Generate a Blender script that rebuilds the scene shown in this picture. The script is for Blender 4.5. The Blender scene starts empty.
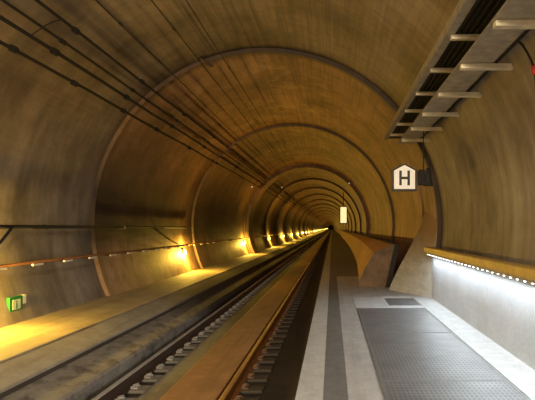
import bpy, bmesh, math, random
from mathutils import Vector
random.seed(7)
C = bpy.context.scene.collection
PI = math.pi
F = 560.0                       # focal length in pixels
CX, CZ = -1.5, 1.7              # axis of the tunnel
CAMZ = 1.6

# ---------------------------------------------------------------- helpers
class MB:
    """collects shapes and links them as ONE mesh object"""
    def __init__(self):
        self.v = []; self.f = []
    def add(self, vs, fs):
        n = len(self.v)
        self.v += [tuple(p) for p in vs]
        self.f += [tuple(i + n for i in f) for f in fs]
        return self
    def box(self, x0, x1, y0, y1, z0, z1, b=0.0):
        if b <= 0:
            vs = [(x, y, z) for x in (x0, x1) for y in (y0, y1) for z in (z0, z1)]
            fs = [(0,1,3,2),(4,6,7,5),(0,4,5,1),(2,3,7,6),(0,2,6,4),(1,5,7,3)]
            return self.add(vs, fs)
        bm = bmesh.new(); bmesh.ops.create_cube(bm, size=1.0)
        for v in bm.verts:
            v.co = Vector(((x0+x1)/2 + v.co.x*(x1-x0), (y0+y1)/2 + v.co.y*(y1-y0), (z0+z1)/2 + v.co.z*(z1-z0)))
        bmesh.ops.bevel(bm, geom=bm.edges[:], offset=b, segments=2, profile=.5, affect='EDGES')
        bm.verts.index_update()
        vs = [v.co[:] for v in bm.verts]; fs = [[v.index for v in f.verts] for f in bm.faces]
        bm.free(); return self.add(vs, fs)
    def tube(self, pts, r, n=10):
        pts = [Vector(p) for p in pts]; rings = []
        up = Vector((0,0,1))
        for i, p in enumerate(pts):
            t = (pts[min(i+1, len(pts)-1)] - pts[max(i-1, 0)]).normalized()
            a = t.cross(up)
            if a.length < 1e-3: a = t.cross(Vector((1,0,0)))
            a.normalize(); b = a.cross(t).normalized()
            rings.append([p + a*math.cos(2*PI*k/n)*r + b*math.sin(2*PI*k/n)*r for k in range(n)])
        vs = [q for R in rings for q in R]; fs = []
        for i in range(len(rings)-1):
            for k in range(n):
                k2 = (k+1) % n
                fs.append((i*n+k, i*n+k2, (i+1)*n+k2, (i+1)*n+k))
        fs.append(tuple(range(n))[::-1]); m = (len(rings)-1)*n
        fs.append(tuple(m+k for k in range(n)))
        return self.add(vs, fs)
    def prism_y(self, prof, y0, y1):
        """profile of (x,z) extruded along y"""
        return self.loft([[(x, y, z) for x, z in prof] for y in (y0, y1)])
    def prism_x(self, prof, x0, x1):
        return self.loft([[(x, y, z) for y, z in prof] for x in (x0, x1)])
    def loft(self, rings, close=True, caps=True):
        n = len(rings[0]); vs = [q for R in rings for q in R]; fs = []
        for i in range(len(rings)-1):
            for k in range(n if close else n-1):
                k2 = (k+1) % n
                fs.append((i*n+k, i*n+k2, (i+1)*n+k2, (i+1)*n+k))
        if caps and close:
            fs.append(tuple(range(n))[::-1]); m = (len(rings)-1)*n
            fs.append(tuple(m+k for k in range(n)))
        return self.add(vs, fs)
    def ball(self, c, rx, ry, rz, nu=14, nv=8):
        vs = [(c[0], c[1], c[2]+rz)]; fs = []
        for j in range(1, nv):
            a = PI*j/nv
            for k in range(nu):
                b = 2*PI*k/nu
                vs.append((c[0]+rx*math.sin(a)*math.cos(b), c[1]+ry*math.sin(a)*math.sin(b), c[2]+rz*math.cos(a)))
        vs.append((c[0], c[1], c[2]-rz)); L = len(vs)-1
        for k in range(nu):
            k2 = (k+1) % nu
            fs.append((0, 1+k, 1+k2))
            for j in range(nv-2):
                fs.append((1+j*nu+k, 1+(j+1)*nu+k, 1+(j+1)*nu+k2, 1+j*nu+k2))
            fs.append((L, 1+(nv-2)*nu+k2, 1+(nv-2)*nu+k))
        return self.add(vs, fs)
    def build(self, name, m, parent=None, smooth=False, kind=None):
        me = bpy.data.meshes.new(name); me.from_pydata(self.v, [], self.f)
        bm = bmesh.new(); bm.from_mesh(me)
        bmesh.ops.recalc_face_normals(bm, faces=bm.faces[:])
        bm.to_mesh(me); bm.free()
        if smooth:
            for p in me.polygons: p.use_smooth = True
        me.materials.append(m)
        o = bpy.data.objects.new(name, me); C.objects.link(o)
        if parent is not None:
            o.parent = parent
            o.matrix_parent_inverse.identity()
            o.location = -parent.location if parent.get('_w') else (0,0,0)
        if kind: o['kind'] = kind
        return o

def thing(name, label, cat, loc=(0,0,0), group=None):
    o = bpy.data.objects.new(name, None); C.objects.link(o)
    o.location = loc; o['label'] = label; o['category'] = cat
    o.empty_display_size = .1
    if group: o['group'] = group
    return o
def tag(o, label, cat, group=None, kind=None):
    o['label'] = label; o['category'] = cat
    if group: o['group'] = group
    if kind: o['kind'] = kind
    return o
def dup(root, loc, label, group=None):
    r = root.copy(); C.objects.link(r); r.location = loc; r['label'] = label
    if group: r['group'] = group
    for ch in list(root.children):
        c = ch.copy(); C.objects.link(c); c.parent = r
        for g in ch.children:
            d = g.copy(); C.objects.link(d); d.parent = c
    return r
ORD = ['first','second','third','fourth','fifth','sixth','seventh','eighth','ninth','tenth','eleventh','twelfth',
       'thirteenth','fourteenth','fifteenth','sixteenth','seventeenth','eighteenth','nineteenth','twentieth',
       'twenty-first','twenty-second','twenty-third','twenty-fourth']

# ---------------------------------------------------------------- materials
def node_mat(name):
    m = bpy.data.materials.new(name); m.use_nodes = True
    nt = m.node_tree; nt.nodes.clear()
    out = nt.nodes.new('ShaderNodeOutputMaterial'); b = nt.nodes.new('ShaderNodeBsdfPrincipled')
    nt.links.new(b.outputs[0], out.inputs[0])
    return m, nt, b
def N(nt, t, **kw):
    n = nt.nodes.new(t)
    for k, v in kw.items(): setattr(n, k, v)
    return n
def math_(nt, op, a, b=None, c=None, clamp=False):
    n = N(nt, 'ShaderNodeMath', operation=op, use_clamp=clamp)
    for i, q in enumerate((a, b, c)):
        if q is None: continue
        if isinstance(q, (int, float)): n.inputs[i].default_value = q
        else: nt.links.new(q, n.inputs[i])
    return n.outputs[0]
def ramp(nt, fac, stops):
    n = N(nt, 'ShaderNodeValToRGB'); e = n.color_ramp.elements
    while len(e) < len(stops): e.new(.5)
    for i, (p, c) in enumerate(stops):
        e[i].position = p
        e[i].color = (*c, 1) if not isinstance(c, (int, float)) else (c, c, c, 1)
    nt.links.new(fac, n.inputs[0]); return n.outputs[0]
def mix(nt, fac, a, b, mode='MIX'):
    n = N(nt, 'ShaderNodeMix', data_type='RGBA', blend_type=mode)
    for s, q in ((n.inputs[0], fac), (n.inputs[6], a), (n.inputs[7], b)):
        if isinstance(q, (int, float)): s.default_value = q
        elif isinstance(q, tuple): s.default_value = (*q, 1)
        else: nt.links.new(q, s)
    return n.outputs[2]
def noise(nt, vec, scale, detail=5, rough=.6):
    n = N(nt, 'ShaderNodeTexNoise'); n.inputs['Scale'].default_value = scale
    n.inputs['Detail'].default_value = detail; n.inputs['Roughness'].default_value = rough
    nt.links.new(vec, n.inputs['Vector']); return n.outputs[0]
def comb(nt, x, y, z):
    n = N(nt, 'ShaderNodeCombineXYZ')
    for i, q in enumerate((x, y, z)):
        if isinstance(q, (int, float)): n.inputs[i].default_value = q
        else: nt.links.new(q, n.inputs[i])
    return n.outputs[0]
def bump(nt, b, h, s, d=.02):
    n = N(nt, 'ShaderNodeBump'); n.inputs['Strength'].default_value = s; n.inputs['Distance'].default_value = d
    nt.links.new(h, n.inputs['Height']); nt.links.new(n.outputs[0], b.inputs['Normal'])

def plain(name, col, rough=.6, metal=0.0, var=.25, scale=12.0, bumps=.15):
    m, nt, b = node_mat(name)
    tc = N(nt, 'ShaderNodeTexCoord')
    n = noise(nt, tc.outputs['Object'], scale)
    c0 = tuple(max(0, c*(1-var)) for c in col); c1 = tuple(min(1, c*(1+var)) for c in col)
    nt.links.new(ramp(nt, n, [(.3, c0), (.7, c1)]), b.inputs['Base Color'])
    b.inputs['Roughness'].default_value = rough; b.inputs['Metallic'].default_value = metal
    if bumps: bump(nt, b, n, bumps, .01)
    return m
def emis(name, col, strength, base=(.8,.8,.8)):
    m, nt, b = node_mat(name)
    b.inputs['Base Color'].default_value = (*base, 1)
    b.inputs['Emission Color'].default_value = (*col, 1); b.inputs['Emission Strength'].default_value = strength
    b.inputs['Roughness'].default_value = .4
    return m

def vault_material():
    m, nt, b = node_mat('vault_concrete')
    tc = N(nt, 'ShaderNodeTexCoord'); s = N(nt, 'ShaderNodeSeparateXYZ')
    nt.links.new(tc.outputs['Object'], s.inputs[0]); x, y, z = s.outputs
    th = math_(nt, 'ARCTAN2', math_(nt, 'SUBTRACT', x, CX), math_(nt, 'SUBTRACT', z, CZ))   # 0 at the crown
    arc = math_(nt, 'MULTIPLY', th, 4.0)
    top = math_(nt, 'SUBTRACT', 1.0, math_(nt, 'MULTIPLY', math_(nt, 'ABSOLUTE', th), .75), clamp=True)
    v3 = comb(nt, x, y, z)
    big = noise(nt, v3, .55, 6, .62)
    fine = noise(nt, v3, 5.0, 6, .7)
    streak = noise(nt, comb(nt, math_(nt, 'MULTIPLY', arc, .35), math_(nt, 'MULTIPLY', y, 2.6), 0.0), 1.0, 4, .65)
    board = noise(nt, comb(nt, math_(nt, 'MULTIPLY', arc, 9.0), math_(nt, 'MULTIPLY', y, .25), 3.0), 1.0, 4, .7)
    col = ramp(nt, big, [(.32, (.125,.092,.058)), (.5, (.24,.185,.12)), (.68, (.35,.28,.19))])
    sfac = ramp(nt, streak, [(.36, .50), (.62, 1.12)])
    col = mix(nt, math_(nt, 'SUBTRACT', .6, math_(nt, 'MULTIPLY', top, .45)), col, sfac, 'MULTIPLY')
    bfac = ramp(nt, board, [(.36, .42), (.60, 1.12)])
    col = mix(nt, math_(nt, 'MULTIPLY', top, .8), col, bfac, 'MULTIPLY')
    ffac = ramp(nt, fine, [(.3, .78), (.7, 1.1)])
    col = mix(nt, .7, col, ffac, 'MULTIPLY')
    # longitudinal shuttering seams
    fr = math_(nt, 'FRACT', math_(nt, 'ADD', math_(nt, 'MULTIPLY', arc, 1.1), .37))
    seam = math_(nt, 'LESS_THAN', fr, .035)
    col = mix(nt, math_(nt, 'MULTIPLY', seam, math_(nt, 'MULTIPLY', top, .45)), col, (.06,.042,.022))
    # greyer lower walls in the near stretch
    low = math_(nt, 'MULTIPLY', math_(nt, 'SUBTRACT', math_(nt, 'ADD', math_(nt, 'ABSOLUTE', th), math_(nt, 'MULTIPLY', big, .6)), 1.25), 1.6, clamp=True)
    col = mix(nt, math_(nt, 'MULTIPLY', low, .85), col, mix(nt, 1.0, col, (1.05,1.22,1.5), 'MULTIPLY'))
    # redder far lining, the vault's orange light put into its colour
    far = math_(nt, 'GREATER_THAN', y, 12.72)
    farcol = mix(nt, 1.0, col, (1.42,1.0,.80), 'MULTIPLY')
    shade_n = noise(nt, comb(nt, math_(nt, 'MULTIPLY', arc, .5), math_(nt, 'MULTIPLY', y, .5), 9.0), 1.0, 4, .6)
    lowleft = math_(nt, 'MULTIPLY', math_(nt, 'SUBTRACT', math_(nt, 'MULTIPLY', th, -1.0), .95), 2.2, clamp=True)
    above = math_(nt, 'MULTIPLY', math_(nt, 'SUBTRACT', math_(nt, 'ADD', z, math_(nt, 'MULTIPLY', shade_n, .5)), 1.25), 2.5, clamp=True)
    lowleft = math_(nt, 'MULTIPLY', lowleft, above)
    soot = math_(nt, 'MULTIPLY', lowleft, math_(nt, 'ADD', shade_n, .45), clamp=True)  # mask of the shade where the lamps graze the left wall
    farcol = mix(nt, soot, farcol, (.035,.022,.018))  # shade where the lamps graze the left wall, painted dark
    blot = noise(nt, comb(nt, math_(nt, 'ADD', x, 7.0), math_(nt, 'MULTIPLY', y, .6), z), 1.3, 6, .7)
    bl = math_(nt, 'MULTIPLY', ramp(nt, blot, [(.52, 0.0), (.66, 1.0)]), top)
    farcol = mix(nt, math_(nt, 'MULTIPLY', bl, .55), farcol, (.62,.40,.21))     # pale lime bloom
    blot2 = noise(nt, comb(nt, math_(nt, 'ADD', x, 17.0), math_(nt, 'MULTIPLY', y, .5), z), .9, 6, .7)
    farcol = mix(nt, math_(nt, 'MULTIPLY', ramp(nt, blot2, [(.52, 0.0), (.68, 1.0)]), .55), farcol, (.10,.065,.035))
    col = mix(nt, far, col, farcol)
    # grime at the casting joints
    for y0, w, k in ((12.72, .30, .95), (21.5, .28, .8), (34.0, .3, .6), (44.0, .5, .8), (53.5, .5, .8), (64.0, .6, .8), (76.0, .7, .8), (90.0, .8, .8)):
        d = math_(nt, 'ABSOLUTE', math_(nt, 'SUBTRACT', y, y0))
        f = math_(nt, 'MULTIPLY', math_(nt, 'SUBTRACT', 1.0, math_(nt, 'DIVIDE', d, w), clamp=True), k)
        f = math_(nt, 'MULTIPLY', f, math_(nt, 'ADD', math_(nt, 'MULTIPLY', th, .42), .98, clamp=True))
        col = mix(nt, f, col, (.035,.022,.014))
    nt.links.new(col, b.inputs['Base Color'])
    b.inputs['Roughness'].default_value = .62
    b.inputs['Specular IOR Level'].default_value = .35
    h = math_(nt, 'ADD', fine, math_(nt, 'MULTIPLY', board, .6))
    bump(nt, b, h, .35, .02)
    return m

def band_concrete(name, c0, c1, scale=3.0, stain=(.06,.05,.04), amount=.5, rough=.75, lengthwise=True, far_dark=0.0):
    m, nt, b = node_mat(name)
    tc = N(nt, 'ShaderNodeTexCoord'); s = N(nt, 'ShaderNodeSeparateXYZ')
    nt.links.new(tc.outputs['Object'], s.inputs[0]); x, y, z = s.outputs
    v = comb(nt, x, y, z)
    n = noise(nt, v, scale, 6, .65); f = noise(nt, v, 22, 5, .7)
    col = ramp(nt, n, [(.3, c0), (.7, c1)])
    col = mix(nt, .6, col, ramp(nt, f, [(.3, .72), (.7, 1.12)]), 'MULTIPLY')
    st = noise(nt, comb(nt, math_(nt, 'MULTIPLY', x, 5.0), math_(nt, 'MULTIPLY', y, .45 if lengthwise else 3.0), math_(nt, 'MULTIPLY', z, 5.0)), 1.0, 5, .65)
    col = mix(nt, math_(nt, 'MULTIPLY', ramp(nt, st, [(.48, 0.0), (.68, 1.0)]), amount), col, stain)
    if far_dark:  # darker along y, with a ragged start
        sn = noise(nt, comb(nt, math_(nt, 'MULTIPLY', x, 3.0), math_(nt, 'MULTIPLY', y, .6), 5.0), 1.0, 5, .6)
        sf = math_(nt, 'MULTIPLY', math_(nt, 'SUBTRACT', math_(nt, 'ADD', y, math_(nt, 'MULTIPLY', sn, 4.0)), 13.2), .35, clamp=True)
        col = mix(nt, math_(nt, 'MULTIPLY', sf, far_dark), col, (.02,.015,.012))
    nt.links.new(col, b.inputs['Base Color']); b.inputs['Roughness'].default_value = rough
    bump(nt, b, f, .3, .01)
    return m

def plate_material():
    m, nt, b = node_mat('ribbed_steel')
    tc = N(nt, 'ShaderNodeTexCoord'); s = N(nt, 'ShaderNodeSeparateXYZ')
    nt.links.new(tc.outputs['Object'], s.inputs[0]); x, y, z = s.outputs
    fx = math_(nt, 'FRACT', math_(nt, 'MULTIPLY', x, 22.0)); fy = math_(nt, 'FRACT', math_(nt, 'MULTIPLY', y, 11.0))
    dx = math_(nt, 'ABSOLUTE', math_(nt, 'SUBTRACT', fx, .5)); dy = math_(nt, 'ABSOLUTE', math_(nt, 'SUBTRACT', fy, .5))
    hole = math_(nt, 'MULTIPLY', math_(nt, 'LESS_THAN', dx, .26), math_(nt, 'LESS_THAN', dy, .30))
    n = noise(nt, comb(nt, x, y, z), 2.2, 5, .65)
    col = ramp(nt, n, [(.3, (.15,.155,.16)), (.7, (.24,.245,.25))])
    col = mix(nt, math_(nt, 'MULTIPLY', hole, .55), col, (.055,.057,.06))
    nt.links.new(col, b.inputs['Base Color'])
    b.inputs['Metallic'].default_value = .35; b.inputs['Roughness'].default_value = .5
    bump(nt, b, math_(nt, 'SUBTRACT', 1.0, hole), .5, .006)
    return m

M = {}
M['vault'] = vault_material()
M['white_wall'] = band_concrete('white_wall', (.43,.475,.53), (.55,.60,.66), 1.4, (.33,.35,.37), .35)
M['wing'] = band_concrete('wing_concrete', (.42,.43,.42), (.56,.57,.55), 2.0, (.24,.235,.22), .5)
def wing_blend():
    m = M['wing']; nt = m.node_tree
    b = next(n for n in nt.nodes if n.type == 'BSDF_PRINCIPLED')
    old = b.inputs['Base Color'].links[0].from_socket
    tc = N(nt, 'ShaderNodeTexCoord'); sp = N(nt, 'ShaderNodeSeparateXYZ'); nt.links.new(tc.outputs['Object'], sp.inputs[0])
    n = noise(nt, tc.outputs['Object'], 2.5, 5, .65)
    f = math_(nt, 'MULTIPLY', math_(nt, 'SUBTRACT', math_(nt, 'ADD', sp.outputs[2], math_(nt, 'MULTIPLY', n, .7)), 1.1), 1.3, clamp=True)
    nt.links.new(mix(nt, f, old, (.30,.19,.105)), b.inputs['Base Color'])      # white handrail light painted as a grey lower band, brown concrete above
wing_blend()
M['platform'] = band_concrete('platform_concrete', (.33,.335,.34), (.46,.465,.47), 2.5, (.19,.19,.185), .4)
M['edge'] = band_concrete('edge_stone', (.42,.44,.45), (.55,.57,.57), 5.0, (.30,.30,.28), .3)
M['tactile'] = band_concrete('dark_paving', (.12,.12,.125), (.18,.18,.182), 5.0, (.1,.095,.09), .4)
M['riser'] = band_concrete('platform_riser', (.04,.03,.02), (.075,.055,.035), 3.0, (.02,.015,.01), .5)
M['walk'] = band_concrete('walkway_concrete', (.30,.25,.16), (.44,.37,.25), 2.0, (.14,.10,.06), .4)
M['kerb'] = band_concrete('kerb_concrete', (.25,.235,.20), (.36,.34,.30), 2.5, (.13,.12,.10), .5, far_dark=.85)
M['kerb_stained'] = band_concrete('stained_concrete', (.20,.185,.15), (.30,.28,.24), 3.5, (.05,.042,.033), .85, lengthwise=False, far_dark=.9)
M['bed'] = band_concrete('track_slab', (.022,.018,.014), (.055,.043,.03), 4.0, (.01,.008,.006), .6)
M['greystrip'] = band_concrete('grey_slab', (.15,.145,.12), (.25,.24,.20), 4.0, (.06,.05,.04), .6, far_dark=.75)
M['rust'] = band_concrete('rusty_slab', (.21,.11,.042), (.33,.18,.072), 3.0, (.12,.055,.02), .6)
M['parapet'] = band_concrete('parapet_concrete', (.46,.25,.10), (.64,.36,.15), 3.5, (.25,.13,.05), .6, lengthwise=False)
M['rail_side'] = plain('rusty_rail', (.075,.045,.03), .6, .5)
M['rail_rust'] = plain('orange_rust_rail', (.28,.12,.04), .6, .3)
M['rail_rust_head'] = plain('dull_rail_head', (.42,.24,.12), .4, .6)
M['rail_head'] = plain('polished_rail', (.62,.61,.60), .35, .45, .1, 6, 0)
M['sleeper'] = plain('shaded_sleeper_concrete', (.075,.06,.045), .8)  # shade of the platform trough put into the block colour
M['sleeper_light'] = plain('pale_sleeper_concrete', (.22,.20,.165), .8)
M['clip_dark'] = plain('shaded_clip', (.20,.12,.07), .6, .2)  # right-hand clips, darkened in colour for the trough shade
M['clip'] = plain('clip_steel', (.42,.40,.36), .45, .5)
M['cable'] = plain('black_cable', (.008,.007,.006), .95, 0, .3)
M['cable_thin'] = plain('brown_wire', (.03,.02,.012), .9, .0, .3)
M['dark_steel'] = plain('dark_steel', (.02,.017,.015), .8, .0)
M['galv'] = plain('galvanised_steel', (.36,.32,.24), .5, .25, .3, 6)
M['galv_light'] = plain('galvanised_arm', (.66,.60,.44), .5, .0, .2, 6)
M['ochre'] = plain('ochre_handrail', (.42,.29,.085), .4, .1, .25, 5)
M['redrail'] = plain('orange_brown_handrail', (.20,.085,.035), .45, .3)
M['reflector'] = plain('pale_reflector', (.85,.80,.62), .3, 0, .05)
M['green'] = plain('green_sign', (.02,.22,.05), .4, 0, .1)
M['sign_white'] = emis('sign_white', (1,.88,.70), .28, (.85,.82,.75))
M['sign_pale'] = plain('sign_pale', (.75,.80,.55), .4, 0, .05)
M['black'] = plain('black_paint', (.015,.012,.01), .5)
M['red'] = plain('red_plastic', (.45,.03,.02), .4)
M['insul'] = plain('brown_insulator', (.10,.045,.03), .3)
M['plate'] = plate_material()
M['plate_frame'] = plain('steel_frame', (.19,.195,.20), .5, .3)
M['end_panel'] = band_concrete('dark_end_panel', (.14,.085,.045), (.24,.15,.08), 3.0, (.07,.045,.025), .7, lengthwise=False)
M['lamp_yellow'] = emis('yellow_lamp_glass', (1.0,.74,.16), 9.0)
M['lamp_white'] = emis('white_lamp_glass', (1.0,.80,.45), .45)
M['led'] = emis('led_bead', (.93,.97,1.0), 8.0)

# ---------------------------------------------------------------- tunnel shell
Y0, Y1 = -9.0, 800.0
prof = [(Y0, 3.99), (12.72, 3.99), (12.722, 3.9), (14.55, 3.9), (14.552, 3.9), (21.5, 3.9), (21.502, 3.82), (34.0, 3.82)]
yy = 34.0
widths = {34.0: (1.6, 3.52)}
ribs = [34.0, 44.0, 53.5, 64.0, 76.0, 90.0, 106.0, 125.0, 150.0, 180.0, 220.0, 265.0, 320.0, 400.0, 500.0, 630.0]
for i, r in enumerate(ribs):
    w, rr = (1.8, 3.58) if i == 0 else (.9, 3.70)
    if i: prof.append((r, 3.82))
    prof += [(r+.002, rr), (r+w, rr), (r+w+.002, 3.82)]
prof.append((Y1, 3.82))
# subdivide the long near stretches for smooth shading coordinates
def shell(name, a0, a1, n):
    mb = MB(); rings = []
    for y, R in prof:
        ring = []
        for k in range(n+1):
            e1 = 101.5 if (a1 > 100 and y < 14.551) else a1
            a = math.radians(a0 + (e1-a0)*k/n)                # 0 = crown, positive = right
            ring.append((CX + R*math.sin(a), y, CZ + R*math.cos(a)))
        # outer skin gives the lining a thickness
        rings.append(ring)
    inner = rings
    mb.loft(inner, close=False, caps=False)
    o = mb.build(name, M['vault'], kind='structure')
    # all faces look inward
    me = o.data
    bm = bmesh.new(); bm.from_mesh(me)
    for f in bm.faces:
        c = f.calc_center_median(); d = Vector((CX - c.x, 0, CZ - c.z))
        if abs(f.normal.y) < .7 and f.normal.dot(d) < 0: f.normal_flip()
    bm.to_mesh(me); bm.free()
    md = o.modifiers.new('lining', 'SOLIDIFY'); md.thickness = .25; md.offset = -1
    return o
shell('ceiling', -48, 48, 48)
shell('wall_left', -135, -48, 40)
shell('wall_right', 48, 135, 40)
cap = MB()
pts = [(CX+4.3*math.sin(2*PI*k/64), CZ+4.3*math.cos(2*PI*k/64)) for k in range(64)]
cap.prism_y(pts, Y0-.3, Y0); cap.build('wall_back', M['vault'], kind='structure')
cap = MB().prism_y(pts, Y1, Y1+.3); cap.build('wall_front', M['vault'], kind='structure')

# ---------------------------------------------------------------- floors
MB().box(-4.6, .4, Y0, Y1, -1.0, -.62).build('floor', M['bed'], kind='structure')                      # bottom of the track trough
# left walkway, stepped kerb
mb = MB().prism_y([(-5.45,.05), (-3.86,.05), (-3.84,.04), (-3.84,-1.0), (-5.0,-1.0), (-5.45,-.3)], Y0, Y1)
mb.build('floor_walkway', M['walk'], kind='structure')
MB().prism_y([(-3.838,.02), (-3.82,.03), (-3.45,-.085), (-3.42,-.105), (-3.42,-.11), (-3.838,-.11)], Y0, Y1).build('trim_kerb', M['kerb'], kind='structure')
MB().prism_y([(-3.838,-.111), (-3.425,-.111), (-3.42,-.165), (-3.838,-.165)], Y0, Y1).build('trim_groove', M['riser'], kind='structure')
MB().prism_y([(-3.838,-.166), (-3.415,-.166), (-2.99,-.27), (-2.95,-.30), (-2.95,-.63), (-3.838,-.63)], Y0, Y1).build('trim_step', M['kerb_stained'], kind='structure')
MB().box(-2.46, -2.08, Y0, Y1, -.63, -.545, .01).build('trim_grey_slab', M['greystrip'], kind='structure')
MB().prism_y([(-2.078,-.62), (-2.075,-.46), (-2.04,-.44), (-1.37,-.42), (-1.368,-.44), (-1.368,-.62)], Y0, Y1).build('trim_rusty_slab', M['rust'], kind='structure')
# platform
MB().prism_y([(-.335,-.02), (-.30,-.02), (2.9,-.02), (2.9,-.9), (-.30,-.9)], Y0, Y1).build('floor_platform', M['platform'], kind='structure')
MB().box(-.32, -.301, Y0, Y1, -.62, -.05).build('trim_platform_riser', M['riser'], kind='structure')
def strip(name, x0, x1, m, y0=Y0, y1=Y1):
    return MB().box(x0, x1, y0, y1, -.06, 0).build(name, m, kind='structure')
strip('trim_edge_stone', -.345, -.085, M['edge'])
strip('trim_dark_paving', -.081, .15, M['tactile'])
strip('trim_light_paving', .154, .475, M['platform'], Y0, 18.5)
strip('trim_wall_paving', 1.862, 2.4, M['edge'], Y0, 13.0)
strip('trim_cross_paving', .478, 1.86, M['edge'], 11.24, 11.56)
strip('trim_far_paving', .478, 2.4, M['platform'], 13.0, 18.5)
strip('trim_shaded_far_paving', .154, 2.4, M['tactile'], 18.503, Y1)  # platform past the white light, its shade put in as darker paving
MB().box(.478, 1.18, 11.562, 12.998, -.06, 0).build('trim_threshold', M['edge'], kind='structure')

# steel cover plates in the platform
def plate(x0, x1, y0, y1, label):
    t = thing('cover_plate', label, 'floor plate', ((x0+x1)/2, y0, -.05), 'steel cover plates')
    ox, oy, oz = t.location
    MB().box(x0+.03-ox, x1-.03-ox, .03, y1-y0-.03, 0, .046).build('panel', M['plate'], t)
    f = MB()
    f.box(x0-ox, x0+.03-ox, 0, y1-y0, 0, .05); f.box(x1-.03-ox, x1-ox, 0, y1-y0, 0, .05)
    f.box(x0+.03-ox, x1-.03-ox, 0, .03, 0, .05); f.box(x0+.03-ox, x1-.03-ox, y1-y0-.03, y1-y0, 0, .05)
    f.build('frame', M['plate_frame'], t)
plate(.50, 1.85, 8.6, 11.22, 'large grey perforated steel cover plate just before the small one')
plate(.50, 1.85, 5.90, 8.595, 'large grey perforated steel cover plate in the middle, between two others')
plate(.50, 1.85, 3.20, 5.895, 'large grey perforated steel cover plate cut off by the bottom edge of the photo')
plate(1.2, 1.86, 11.6, 12.75, 'small grey steel cover plate at the end of the white wall')

# ---------------------------------------------------------------- white lit wall, wing wall
WX = 2.28
MB().box(WX, WX+.55, Y0, 12.75, -.05, 1.06).build('wall_platform', M['white_wall'], kind='structure')
mb = MB(); rings = []
nb = 10
def lerp(a, b, t): return a + (b-a)*t
for j in range(13):                                           # concave wing wall turning inward
    t = j/12; z = lerp(-.04, 2.1, t); ring = []
    e = (1 - t)**1.25
    for k in range(nb+1):
        s = k/nb
        xc = CX + math.sqrt(max(0, 3.9**2 - (z-CZ)**2))
        x1 = xc + .02 - (xc - 1.44)*e; 
        x = lerp(max(WX+.02, xc-.12) if z < 1.1 else xc+.02-.10*(1-t), x1, s); y = lerp(12.76, 14.5, s)
        ring.append((x, y, z))
    ring += [(3.1, 14.5, z), (3.1, 12.76, z)]
    rings.append(ring)
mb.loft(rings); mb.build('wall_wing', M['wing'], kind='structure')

# flared parapet beyond the wing wall
mb = MB(); rings = []
for d, xb in ((15.2,.74), (17,.82), (20,.94), (26,1.15), (34,1.32), (47,1.5), (70,1.66), (110,1.78)):
    k = (xb - .74)/(1.8-.74); zt = 1.16
    xt = lerp(1.13, 1.72, k); zl = lerp(.93, 1.1, k)
    rings.append([(xb, d, -.005), (xb-.01, d, .14), (lerp(xb, xt, .45), d, .55), (xt, d, zl), (lerp(1.68,1.8,k), d, zt), (lerp(1.70,1.95,k), d, zt-.04), (lerp(1.44,1.95,k), d, -.005)])
mb.loft(rings)
t = thing('parapet', 'orange brown flared concrete parapet on the right beyond the grey wing wall', 'parapet', (0,0,0))
mb.build('body', M['parapet'], t)
q = [(.735,.0), (.73,.14), (.915,.55), (1.13,.932), (1.685,1.163), (1.71,1.12), (1.45,0.0)]
e_ = MB().prism_y(q, 15.15, 15.199).build('end_panel', M['end_panel'], t); e_['label'] = 'dark brown near end face of the parapet'
MB().prism_y([(1.70,1.17), (1.82,1.15), (1.58,0.0), (1.44,0.0)], 15.10, 15.149).build('gap_shade', M['dark_steel'], t)  # dark strip painting the shaded gap beside the parapet
mb = MB().tube([(1.66,15.15,1.205), (1.70,26,1.205), (1.76,60,1.205), (1.8,110,1.205)], .035, 8)
h = mb.build('coping_rail', M['dark_steel'], t, True); h['label'] = 'dark rail along the top of the parapet'

# ---------------------------------------------------------------- right handrail with light strip
t = thing('illuminated_handrail', 'ochre handrail along the white wall with white lights underneath', 'handrail', (WX, 0, 1.06))
MB().prism_y([(-.19,.0), (-.18,-.02), (.10,-.02), (.10,.04), (.0,.11), (-.17,.12), (-.19,.10)], -6, 12.75).build('rail', M['ochre'], t)
MB().box(.10, .30, -6, 12.75, 0.001, .02).build('wall_ledge', M['dark_steel'], t)
MB().box(-.165, -.125, -6, 12.7, -.042, -.021).build('light_channel', M['galv'], t)
bead = None
k = 0; y = 5.2
while y < 12.6:
    if bead is None:
        b_ = MB().ball((0,0,0), .011, .024, .012, 10, 6).build('light_bead', M['led'], t, True)
        bead = b_
    else:
        b_ = bead.copy(); C.objects.link(b_); b_.parent = t
    b_.location = (-.145, y, -.048); y += .25

# ---------------------------------------------------------------- track
rail_prof_foot = [(-.075,-.172),(.075,-.172),(.075,-.160),(.012,-.145),(.010,-.045),(.034,-.034),(.034,-.012),(-.034,-.012),(-.034,-.034),(-.010,-.045),(-.012,-.145),(-.075,-.160)]
head_prof = [(-.034,-.0115),(.034,-.0115),(.031,-.002),(.022,0),(-.022,0),(-.031,-.002)]
for X, lab in ((-2.78, 'left running rail with shiny head beside the stepped kerb'), (-1.29, 'right running rail beside the rusty slab and the platform trough')):
    t = thing('rail', lab, 'rail', (X, 0, -.4), 'running rails')
    red = X > -2
    MB().prism_y(rail_prof_foot, Y0, Y1).build('web', M['rail_rust'] if red else M['rail_side'], t)
    hh = MB().prism_y(head_prof, Y0, Y1).build('head', M['rail_rust_head'] if red else M['rail_head'], t); hh['label'] = 'dull rusty running surface' if red else 'polished running surface'

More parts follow.
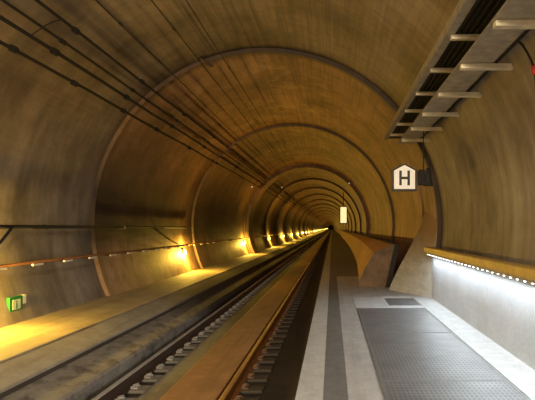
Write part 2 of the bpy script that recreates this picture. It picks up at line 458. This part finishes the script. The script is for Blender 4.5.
def make_sleeper(label, loc, group):
    t = thing('sleeper', label, 'sleeper', loc, group)
    for X in (-2.78, -1.29):
        a, b_ = (X-.165, X+.315) if X < -2 else (X-.105, X+.36)
        MB().box(a, b_, -.13, .13, 0, .045, .012).build('block', M['sleeper_light'] if X < -2 else M['sleeper'], t)
        for s in (-1, 1):
            c = MB()
            cx = X + s*.115
            c.box(cx-.045, cx+.045, -.075, .075, .044, .066, .006)
            c.tube([(cx-s*.05, -.05, .068), (cx+s*.02, -.055, .088), (cx+s*.045, 0, .078), (cx+s*.02, .055, .088), (cx-s*.05, .05, .068)], .012, 6)
            c.build('rail_clip', M['clip'] if X < -2 else M['clip_dark'], t)
    return t
sl = None; y = 7.05; i = 0
G = 'sleepers under the two rails'
while y < 62:
    lab = ('concrete sleeper under the rails, %s from the bottom of the photo' % ORD[i]) if i < 20 else 'concrete sleeper in the far row, beyond the twentieth, deeper in the tunnel'
    if sl is None: sl = make_sleeper(lab, (0, y, -.615), G)
    else: dup(sl, (0, y, -.615), lab, G)
    y += .55; i += 1
mb = MB()
while y < 160:
    mb.box(-2.945, -2.465, y-.13, y+.13, -.615, -.57); mb.box(-1.395, -.93, y-.13, y+.13, -.615, -.57); y += .55
tag(mb.build('sleeper_row', M['sleeper']), 'endless row of tiny distant sleepers fading towards the vanishing point', 'sleepers', kind='stuff')

# ---------------------------------------------------------------- left wall: pipe, handrail, lamps, sign
def wallx(z, R): return CX - math.sqrt(R*R - (z-CZ)**2)
t = thing('wall_pipe', 'long dark pipe along the left wall above the handrail', 'pipe', (-5.28, 0, 1.62))
MB().tube([(0,-4,0), (0,8,0), (0,20.3,0)], .034, 10).build('pipe', M['cable'], t, True)
for y in (4.5, 7.4, 10.3, 14.2, 17.4, 20.0):
    e = (wallx(1.62, 3.99 if y < 12.7 else 3.9)) + 5.28
    c = MB().box(e-.02, .04, y-.03, y+.03, -.045, -.030).tube([(0,y-.03,0),(0,y+.03,0)], .041, 10)
    c.build('clamp', M['galv'] if y == 14.2 else M['dark_steel'], t)

t = thing('wall_handrail', 'orange brown handrail on the left tunnel wall carrying small pale reflectors', 'handrail', (-5.05, 0, 1.02))
MB().tube([(0,-4,0), (0,40,0), (0,180,0)], .022, 8).build('rail', M['redrail'], t, True)
y = 1.9; k = 0
while y < 60:
    e = wallx(1.0, 3.99 if y < 12.7 else (3.9 if y < 21.5 else 3.82)) + 5.05
    if e > -.02: e = -.05
    MB().tube([(e-.02,y+.1,-.05), (-.03,y+.1,-.05), (0,y+.1,-.01)], .010, 6).build('bracket', M['dark_steel'], t)
    if 3 <= y < 24:
        MB().box(-.012, .024, y-.17, y+.17, -.062, -.024, .006).build('reflector', M['reflector'], t)
    y += 1.1 if y < 24 else 3.3; k += 1

LAMPS = [8.1] + [6.7 + 13.1*i for i in range(1, 24)] + [320 + 30*i for i in range(14)]
lampproto = None
ly = {}
for i, y in enumerate(LAMPS):
    R = 3.99 if y < 12.7 else (3.9 if y < 21.5 else 3.82)
    zl = .74
    x = wallx(zl, R) + .03
    loc = (x, y, zl)
    G = 'yellow lamps along the left wall'
    if i == 0: lab = 'yellow bulkhead lamp on the left wall, just out of frame beside the green sign'
    elif i == 1: lab = 'largest yellow lamp glowing on the left wall under the handrail, nearest in frame'
    elif i < 12: lab = 'yellow lamp on the left tunnel wall, %s along the row from the left' % ORD[i-1]
    else: lab = 'tiny yellow lamp at the far end of the row on the left wall'
    if lampproto is None:
        t = thing('wall_lamp', lab, 'lamp', loc, G); lampproto = t
        MB().box(-.06, .0, -.09, .09, -.15, .15, .015).build('back_plate', M['dark_steel'], t)
        MB().ball((.03,0,0), .06, .07, .12, 14, 8).build('glass', M['lamp_yellow'], t, True)
        g = MB()
        for a in (-.045, .045):
            g.tube([(0,a,.13), (.07,a*.9,.10), (.098,a*.8,0), (.07,a*.9,-.10), (0,a,-.13)], .006, 6)
        g.build('guard', M['dark_steel'], t)
    else: dup(lampproto, loc, lab, G)
    L = bpy.data.lights.new('lamp_light', 'POINT'); L.energy = 310; L.color = (1.0,.60,.07); L.shadow_soft_size = .07
    lo = bpy.data.objects.new('lamp_light', L); C.objects.link(lo); lo.location = (x+.17, y, zl)
for (p0, p1, lab) in (((-5.26,9.2,1.6), (-5.12,7.95,1.02), 'dark cable slanting from the pipe down to the handrail near the left edge'),
                      ((-5.26,16.6,1.6), (-5.12,18.9,1.02), 'dark cable slanting from the pipe down towards the nearest yellow lamp')):
    mb = MB(); q = []
    for k in range(9):
        s = k/8; q.append((lerp(p0[0],p1[0],s), lerp(p0[1],p1[1],s), lerp(p0[2],p1[2],s) - .05*math.sin(PI*s)))
    tag(mb.tube(q, .024, 8).build('drop_cable', M['dark_steel'], smooth=True), lab, 'cable')

sx = wallx(.34, 3.99)
t = thing('exit_sign', 'small green square safety sign with pale pictogram on the left wall', 'sign', (sx+.04, 9.25, .34))
MB().box(-.06, .0, -.19, .19, -.13, .13, .008).build('panel', M['green'], t)
p = MB(); p.box(0, .004, -.115, .115, -.08, .08)
p.build('pictogram', M['sign_pale'], t)
p = MB().box(.003, .006, -.02, .02, -.07, .02); p.ball((.005,0,.045), .003, .018, .018)
p.build('figure', M['green'], t)
p = MB().box(-.06, -.0, .21, .30, -.02, .13, .006); p.build('arrow_plate', M['sign_pale'], t)

# ---------------------------------------------------------------- cables on the vault
def on_vault(slope, R):
    # the point a*( -1, slope ) seen from the camera that lies R from the axis
    A = 1+slope*slope; dz = CAMZ - CZ
    B = -2*(-CX) + 2*slope*dz; Cc = CX*CX + dz*dz - R*R
    a = (-B + math.sqrt(B*B - 4*A*Cc))/(2*A)
    return -a, slope*a + CAMZ
def cable(name, slope, R, r, m, lab, clamps, cat='cable', wob=.012):
    x, z = on_vault(slope, R)
    t = thing(name, lab, cat, (x, 0, z))
    pts = []; y = -5.0
    while y < 260:
        d = math.sin(y*.9+slope*9)*wob*.6
        pts.append((0, y, d)); y += 1.5 if y < 40 else 12
    MB().tube(pts, r, 8).build('wire', m, t, True)
    ux, uz = (x-CX), (z-CZ); L = math.hypot(ux, uz); ux /= L; uz /= L
    for y in clamps:
        RR = 3.99 if y < 12.7 else (3.9 if y < 21.5 else 3.82)
        e = RR - R + .03
        c = MB()
        if y > 12: c.tube([(0,y,0), (ux*e, y, uz*e)], .008 if r > .012 else .004, 6)
        c.tube([(0,y-.06,0),(0,y+.06,0)], r*1.9, 8)
        c.build('clamp', m, t)
    return t
cl = [6.0, 8.3, 11.2, 14.4, 18.0, 24.0, 31.0]
cable('feeder_cable', .562, 3.66, .026, M['cable'], 'lowest black cable of the bundle on the left vault, with knotted clamps', [7.6, 9.4, 11.6, 13.8, 17, 21, 27, 33], wob=.02)
cable('feeder_cable', .636, 3.62, .028, M['cable'], 'thickest black cable, second from below in the left vault bundle', cl)
cable('feeder_cable', .692, 3.64, .02, M['cable'], 'black cable third from below in the left vault bundle', cl)
cable('feeder_cable', .770, 3.64, .024, M['cable'], 'black cable topmost of the left vault bundle', cl)
cable('vault_wire', .965, 3.70, .012, M['cable_thin'], 'thin dark wire on the vault just above the cable bundle', [9, 15, 24])
cable('vault_wire', 1.26, 3.70, .010, M['cable_thin'], 'very thin wire on the vault between the cable bundle and the contact wire', [10, 16, 26])
cable('contact_wire', 1.56, 3.60, .009, M['cable_thin'], 'thin overhead contact wire near the crown of the tunnel', [12.6, 28, 46], 'wire')
# small loop between two cables
xa, za = on_vault(.770, 3.64); xb, zb = on_vault(.636, 3.62)
y0 = 560*abs(xa)/(332-62); q = []
for k in range(11):
    s = k/10; q.append((lerp(xa,xb,s)+.10*math.sin(PI*s), y0-.25*s-.12*math.sin(PI*s), lerp(za,zb,s)+.02*math.sin(PI*s)))
tag(MB().tube(q, .008, 6).build('jumper_wire', M['cable'], smooth=True), 'short looped wire joining two black cables at upper left', 'wire')
# support of the contact wire at the joint
t = thing('wire_support', 'dark insulated wire support hanging from the vault at the first joint', 'bracket', (-2.95, 12.55, 5.40))
MB().tube([(-.10,0,.28), (0,0,.0), (.28,0,-.18)], .03, 8).build('arm', M['dark_steel'], t, True)
g = MB()
for k in range(5): g.ball((.04+.05*k, 0, -.03-.035*k), .055, .055, .035, 12, 6)
g.build('insulator', M['insul'], t, True)
MB().box(-.2, .0, -.08, .08, .20, .34, .01).build('base_plate', M['galv_light'], t)
# little marker lamps at the third joint
for x, y, z, lab in ((-4.50,31.5,3.91,'small white marker light on the left vault under the cable bundle'),
                     (-3.78,42.3,4.66,'small white marker light on the left vault, farther than the other left one'),
                     (1.02,33.4,4.26,'small white marker light on the right vault above the distant lit sign')):
    t = thing('marker_light', lab, 'lamp', (x, y, z))
    vx, vz = x-CX, z-CZ; L = math.hypot(vx, vz); R = 3.82; e = R - L + .05
    MB().tube([(0,0,0), (vx/L*e, 0, vz/L*e)], .03, 8).build('stem', M['dark_steel'], t)
    MB().ball((0,-.02,0), 0.045, 0.045, .045, 12, 8).build('bulb', M['lamp_white'], t, True)

# ---------------------------------------------------------------- cable trays on the right vault
zA, zB = 2.24+CAMZ, 1.90+CAMZ
def wr(z, R): return CX + math.sqrt(R*R-(z-CZ)**2)
tA = thing('cable_tray', 'upper cable tray on the right vault, left one of the pair, full of dark cables', 'cable tray', (1.32, 0, zA), 'cable trays on the right vault')
W = .41
MB().box(0, .025, -4, 14.2, 0, .12).box(.025, .10, -4, 14.2, .0, .012).build('side_rail', M['galv'], tA)
MB().box(W-.025, W, -4, 14.2, 0.01, .12).build('side_rail', M['dark_steel'], tA)
MB().box(.10, W-.025, -4, 14.2, .03, .045).build('bed', M['dark_steel'], tA)
for q in range(4):
    x = .14 + q*.068
    MB().tube([(x + .01*math.sin(y*.7+q), y, .018+.004*math.sin(y+q)) for y in range(-4, 15)], .022 - .003*(q % 2), 7).build('cable', M['cable'], tA, True)
tB = thing('cable_tray', 'lower cable tray on the right vault, right one with pale grey underside', 'cable tray', (1.47, 0, zB), 'cable trays on the right vault')
MB().box(0, .40, -4, 12.6, 0, .015).box(.385, .40, -4, 12.6, 0, .09).build('bed', M['galv'], tB)
MB().tube([(.43 + .01*math.sin(y*.9), y, .015) for y in range(-4, 13)], .022, 7).build('cable', M['cable'], tB, True)
for k in range(-3, 6):
    y = 6.5 + 1.36*k
    R = 3.99 if y < 12.7 else 3.9
    e = wr(zA-.03, R) - 1.32
    MB().box(.06, e+.03, y-.04, y+.04, -.055, -.001, .005).build('bracket', M['galv_light'], tA)
    if y < 12.6:
        e = wr(zB-.03, R) - 1.47
        MB().box(.02, e+.03, y-.05, y+.05, -.06, -.001, .005).build('bracket', M['galv_light'], tB)
# loose cable at the upper right
t = thing('hanging_cable', 'dark loose cable hanging from the lower tray at upper right', 'cable', (1.93, 5.75, zB))
MB().tube([(-.02,0,.02), (.02,-.02,-.03), (.06,-.05,-.12), (.09,-.09,-.22), (.11,-.13,-.36), (.115,-.15,-.52)], .012, 8).build('cable', M['cable'], t, True)
MB().tube([(.10,-.10,-.27), (.108,-.125,-.36)], .026, 10).build('connector', M['red'], t, True)

# ---------------------------------------------------------------- halt board
d = 11.0; sc = d/F
xs, zs = 72.5*sc, CAMZ + 51*sc
t = thing('halt_sign', 'white house-shaped board with black letter H under the cable tray', 'sign', (xs, d, zs))
def house(w, h, roof): return [(-w,-h), (w,-h), (w, h-roof), (0, h), (-w, h-roof)]
def lay(prof, y0, y1): return MB().loft([[(x, y, z) for x, z in prof] for y in (y0, y1)])
lay(house(.245, .275, .13), 0, .10).build('housing', M['black'], t)
lay(house(.205, .235, .11), -.012, 0).build('face', M['sign_white'], t)
g = MB().box(-.105,-.055,-.018,-.012,-.165,.125).box(.055,.105,-.018,-.012,-.165,.125).box(-.055,.055,-.018,-.012,-.045,.005)
g.build('letter', M['black'], t)
e = wr(zs, 3.99) - xs
MB().tube([(.05,.16,0.1), (.40,.16,0.1)], .014, 8).box(.0,.08,.09,.17,.07,.13).build('bracket_arm', M['dark_steel'], t)
t = thing('lamp_housing', 'dark bell-shaped fixture mounted right of the white H board', 'fixture', (xs+.40, d, zs+.02))
MB().box(-.13, .0, -.06, .1, -.18, .12, .02).build('body', M['dark_steel'], t)
MB().loft([[(.0+ r*math.cos(a)+.06, -.02+r*math.sin(a)*.7, z) for a in [2*PI*k/14 for k in range(14)]] for r, z in ((.03,.16), (.045,.1), (.06,0), (.09,-.14), (.10,-.2))]).build('bell', M['dark_steel'], t, True)
MB().tube([(-.02,.04,.1), (-.02,.04,zB-zs-.02)], .012, 6).build('stem', M['dark_steel'], t)

# distant lit board
d = 46.0; sc = d/F
t = thing('lit_board', 'bright pale yellow lit upright board near the vanishing point', 'sign', (11.5*sc, d, CAMZ+13*sc))
MB().box(-.31, .31, 0, .16, -.72, .72, .03).build('housing', M['dark_steel'], t)
MB().box(-.25, .25, -.02, 0, -.65, .65).build('face', emis('lit_board_face', (1.0,.84,.42), 1.0), t)
MB().tube([(0,.08,.7), (0,.08,3.6-(13*sc)+.2)], .03, 8).build('hanger', M['dark_steel'], t)

# ---------------------------------------------------------------- light
def point(loc, e, col, r=.25):
    L = bpy.data.lights.new('tunnel_light', 'POINT'); L.energy = e; L.color = col; L.shadow_soft_size = r
    o = bpy.data.objects.new('tunnel_light', L); C.objects.link(o); o.location = loc; return o
WARM = (1.0,.82,.585)
point((-.2, -3.0, 4.6), 2150, WARM, .4)
point((-2.6, -6.0, 4.6), 1550, WARM, .4)
A = bpy.data.lights.new('handrail_light', 'AREA'); A.shape = 'RECTANGLE'; A.size = .05; A.size_y = 14; A.energy = 150; A.color = (.86,.94,1.0)
ao = bpy.data.objects.new('handrail_light', A); C.objects.link(ao); ao.location = (WX-.145, 5.6, 1.005)
ao.rotation_euler = (0, math.radians(22), 0)

w = bpy.data.worlds.new('World'); bpy.context.scene.world = w; w.use_nodes = True
w.node_tree.nodes['Background'].inputs[0].default_value = (.01,.007,.004,1)

# ---------------------------------------------------------------- camera
cam = bpy.data.cameras.new('Camera'); cam.sensor_width = 36; cam.lens = F*36/535
cam.shift_x = -64.5/535; cam.shift_y = 28/535; cam.clip_start = .05; cam.clip_end = 1000
co = bpy.data.objects.new('Camera', cam); C.objects.link(co)
co.location = (0, 0, CAMZ); co.rotation_euler = (PI/2, 0, 0)
s = bpy.context.scene; s.camera = co
s.view_settings.view_transform = 'Standard'; s.view_settings.look = 'None'
s.view_settings.gamma = 1; s.view_settings.exposure = 0.0
s.view_settings.use_curve_mapping = False
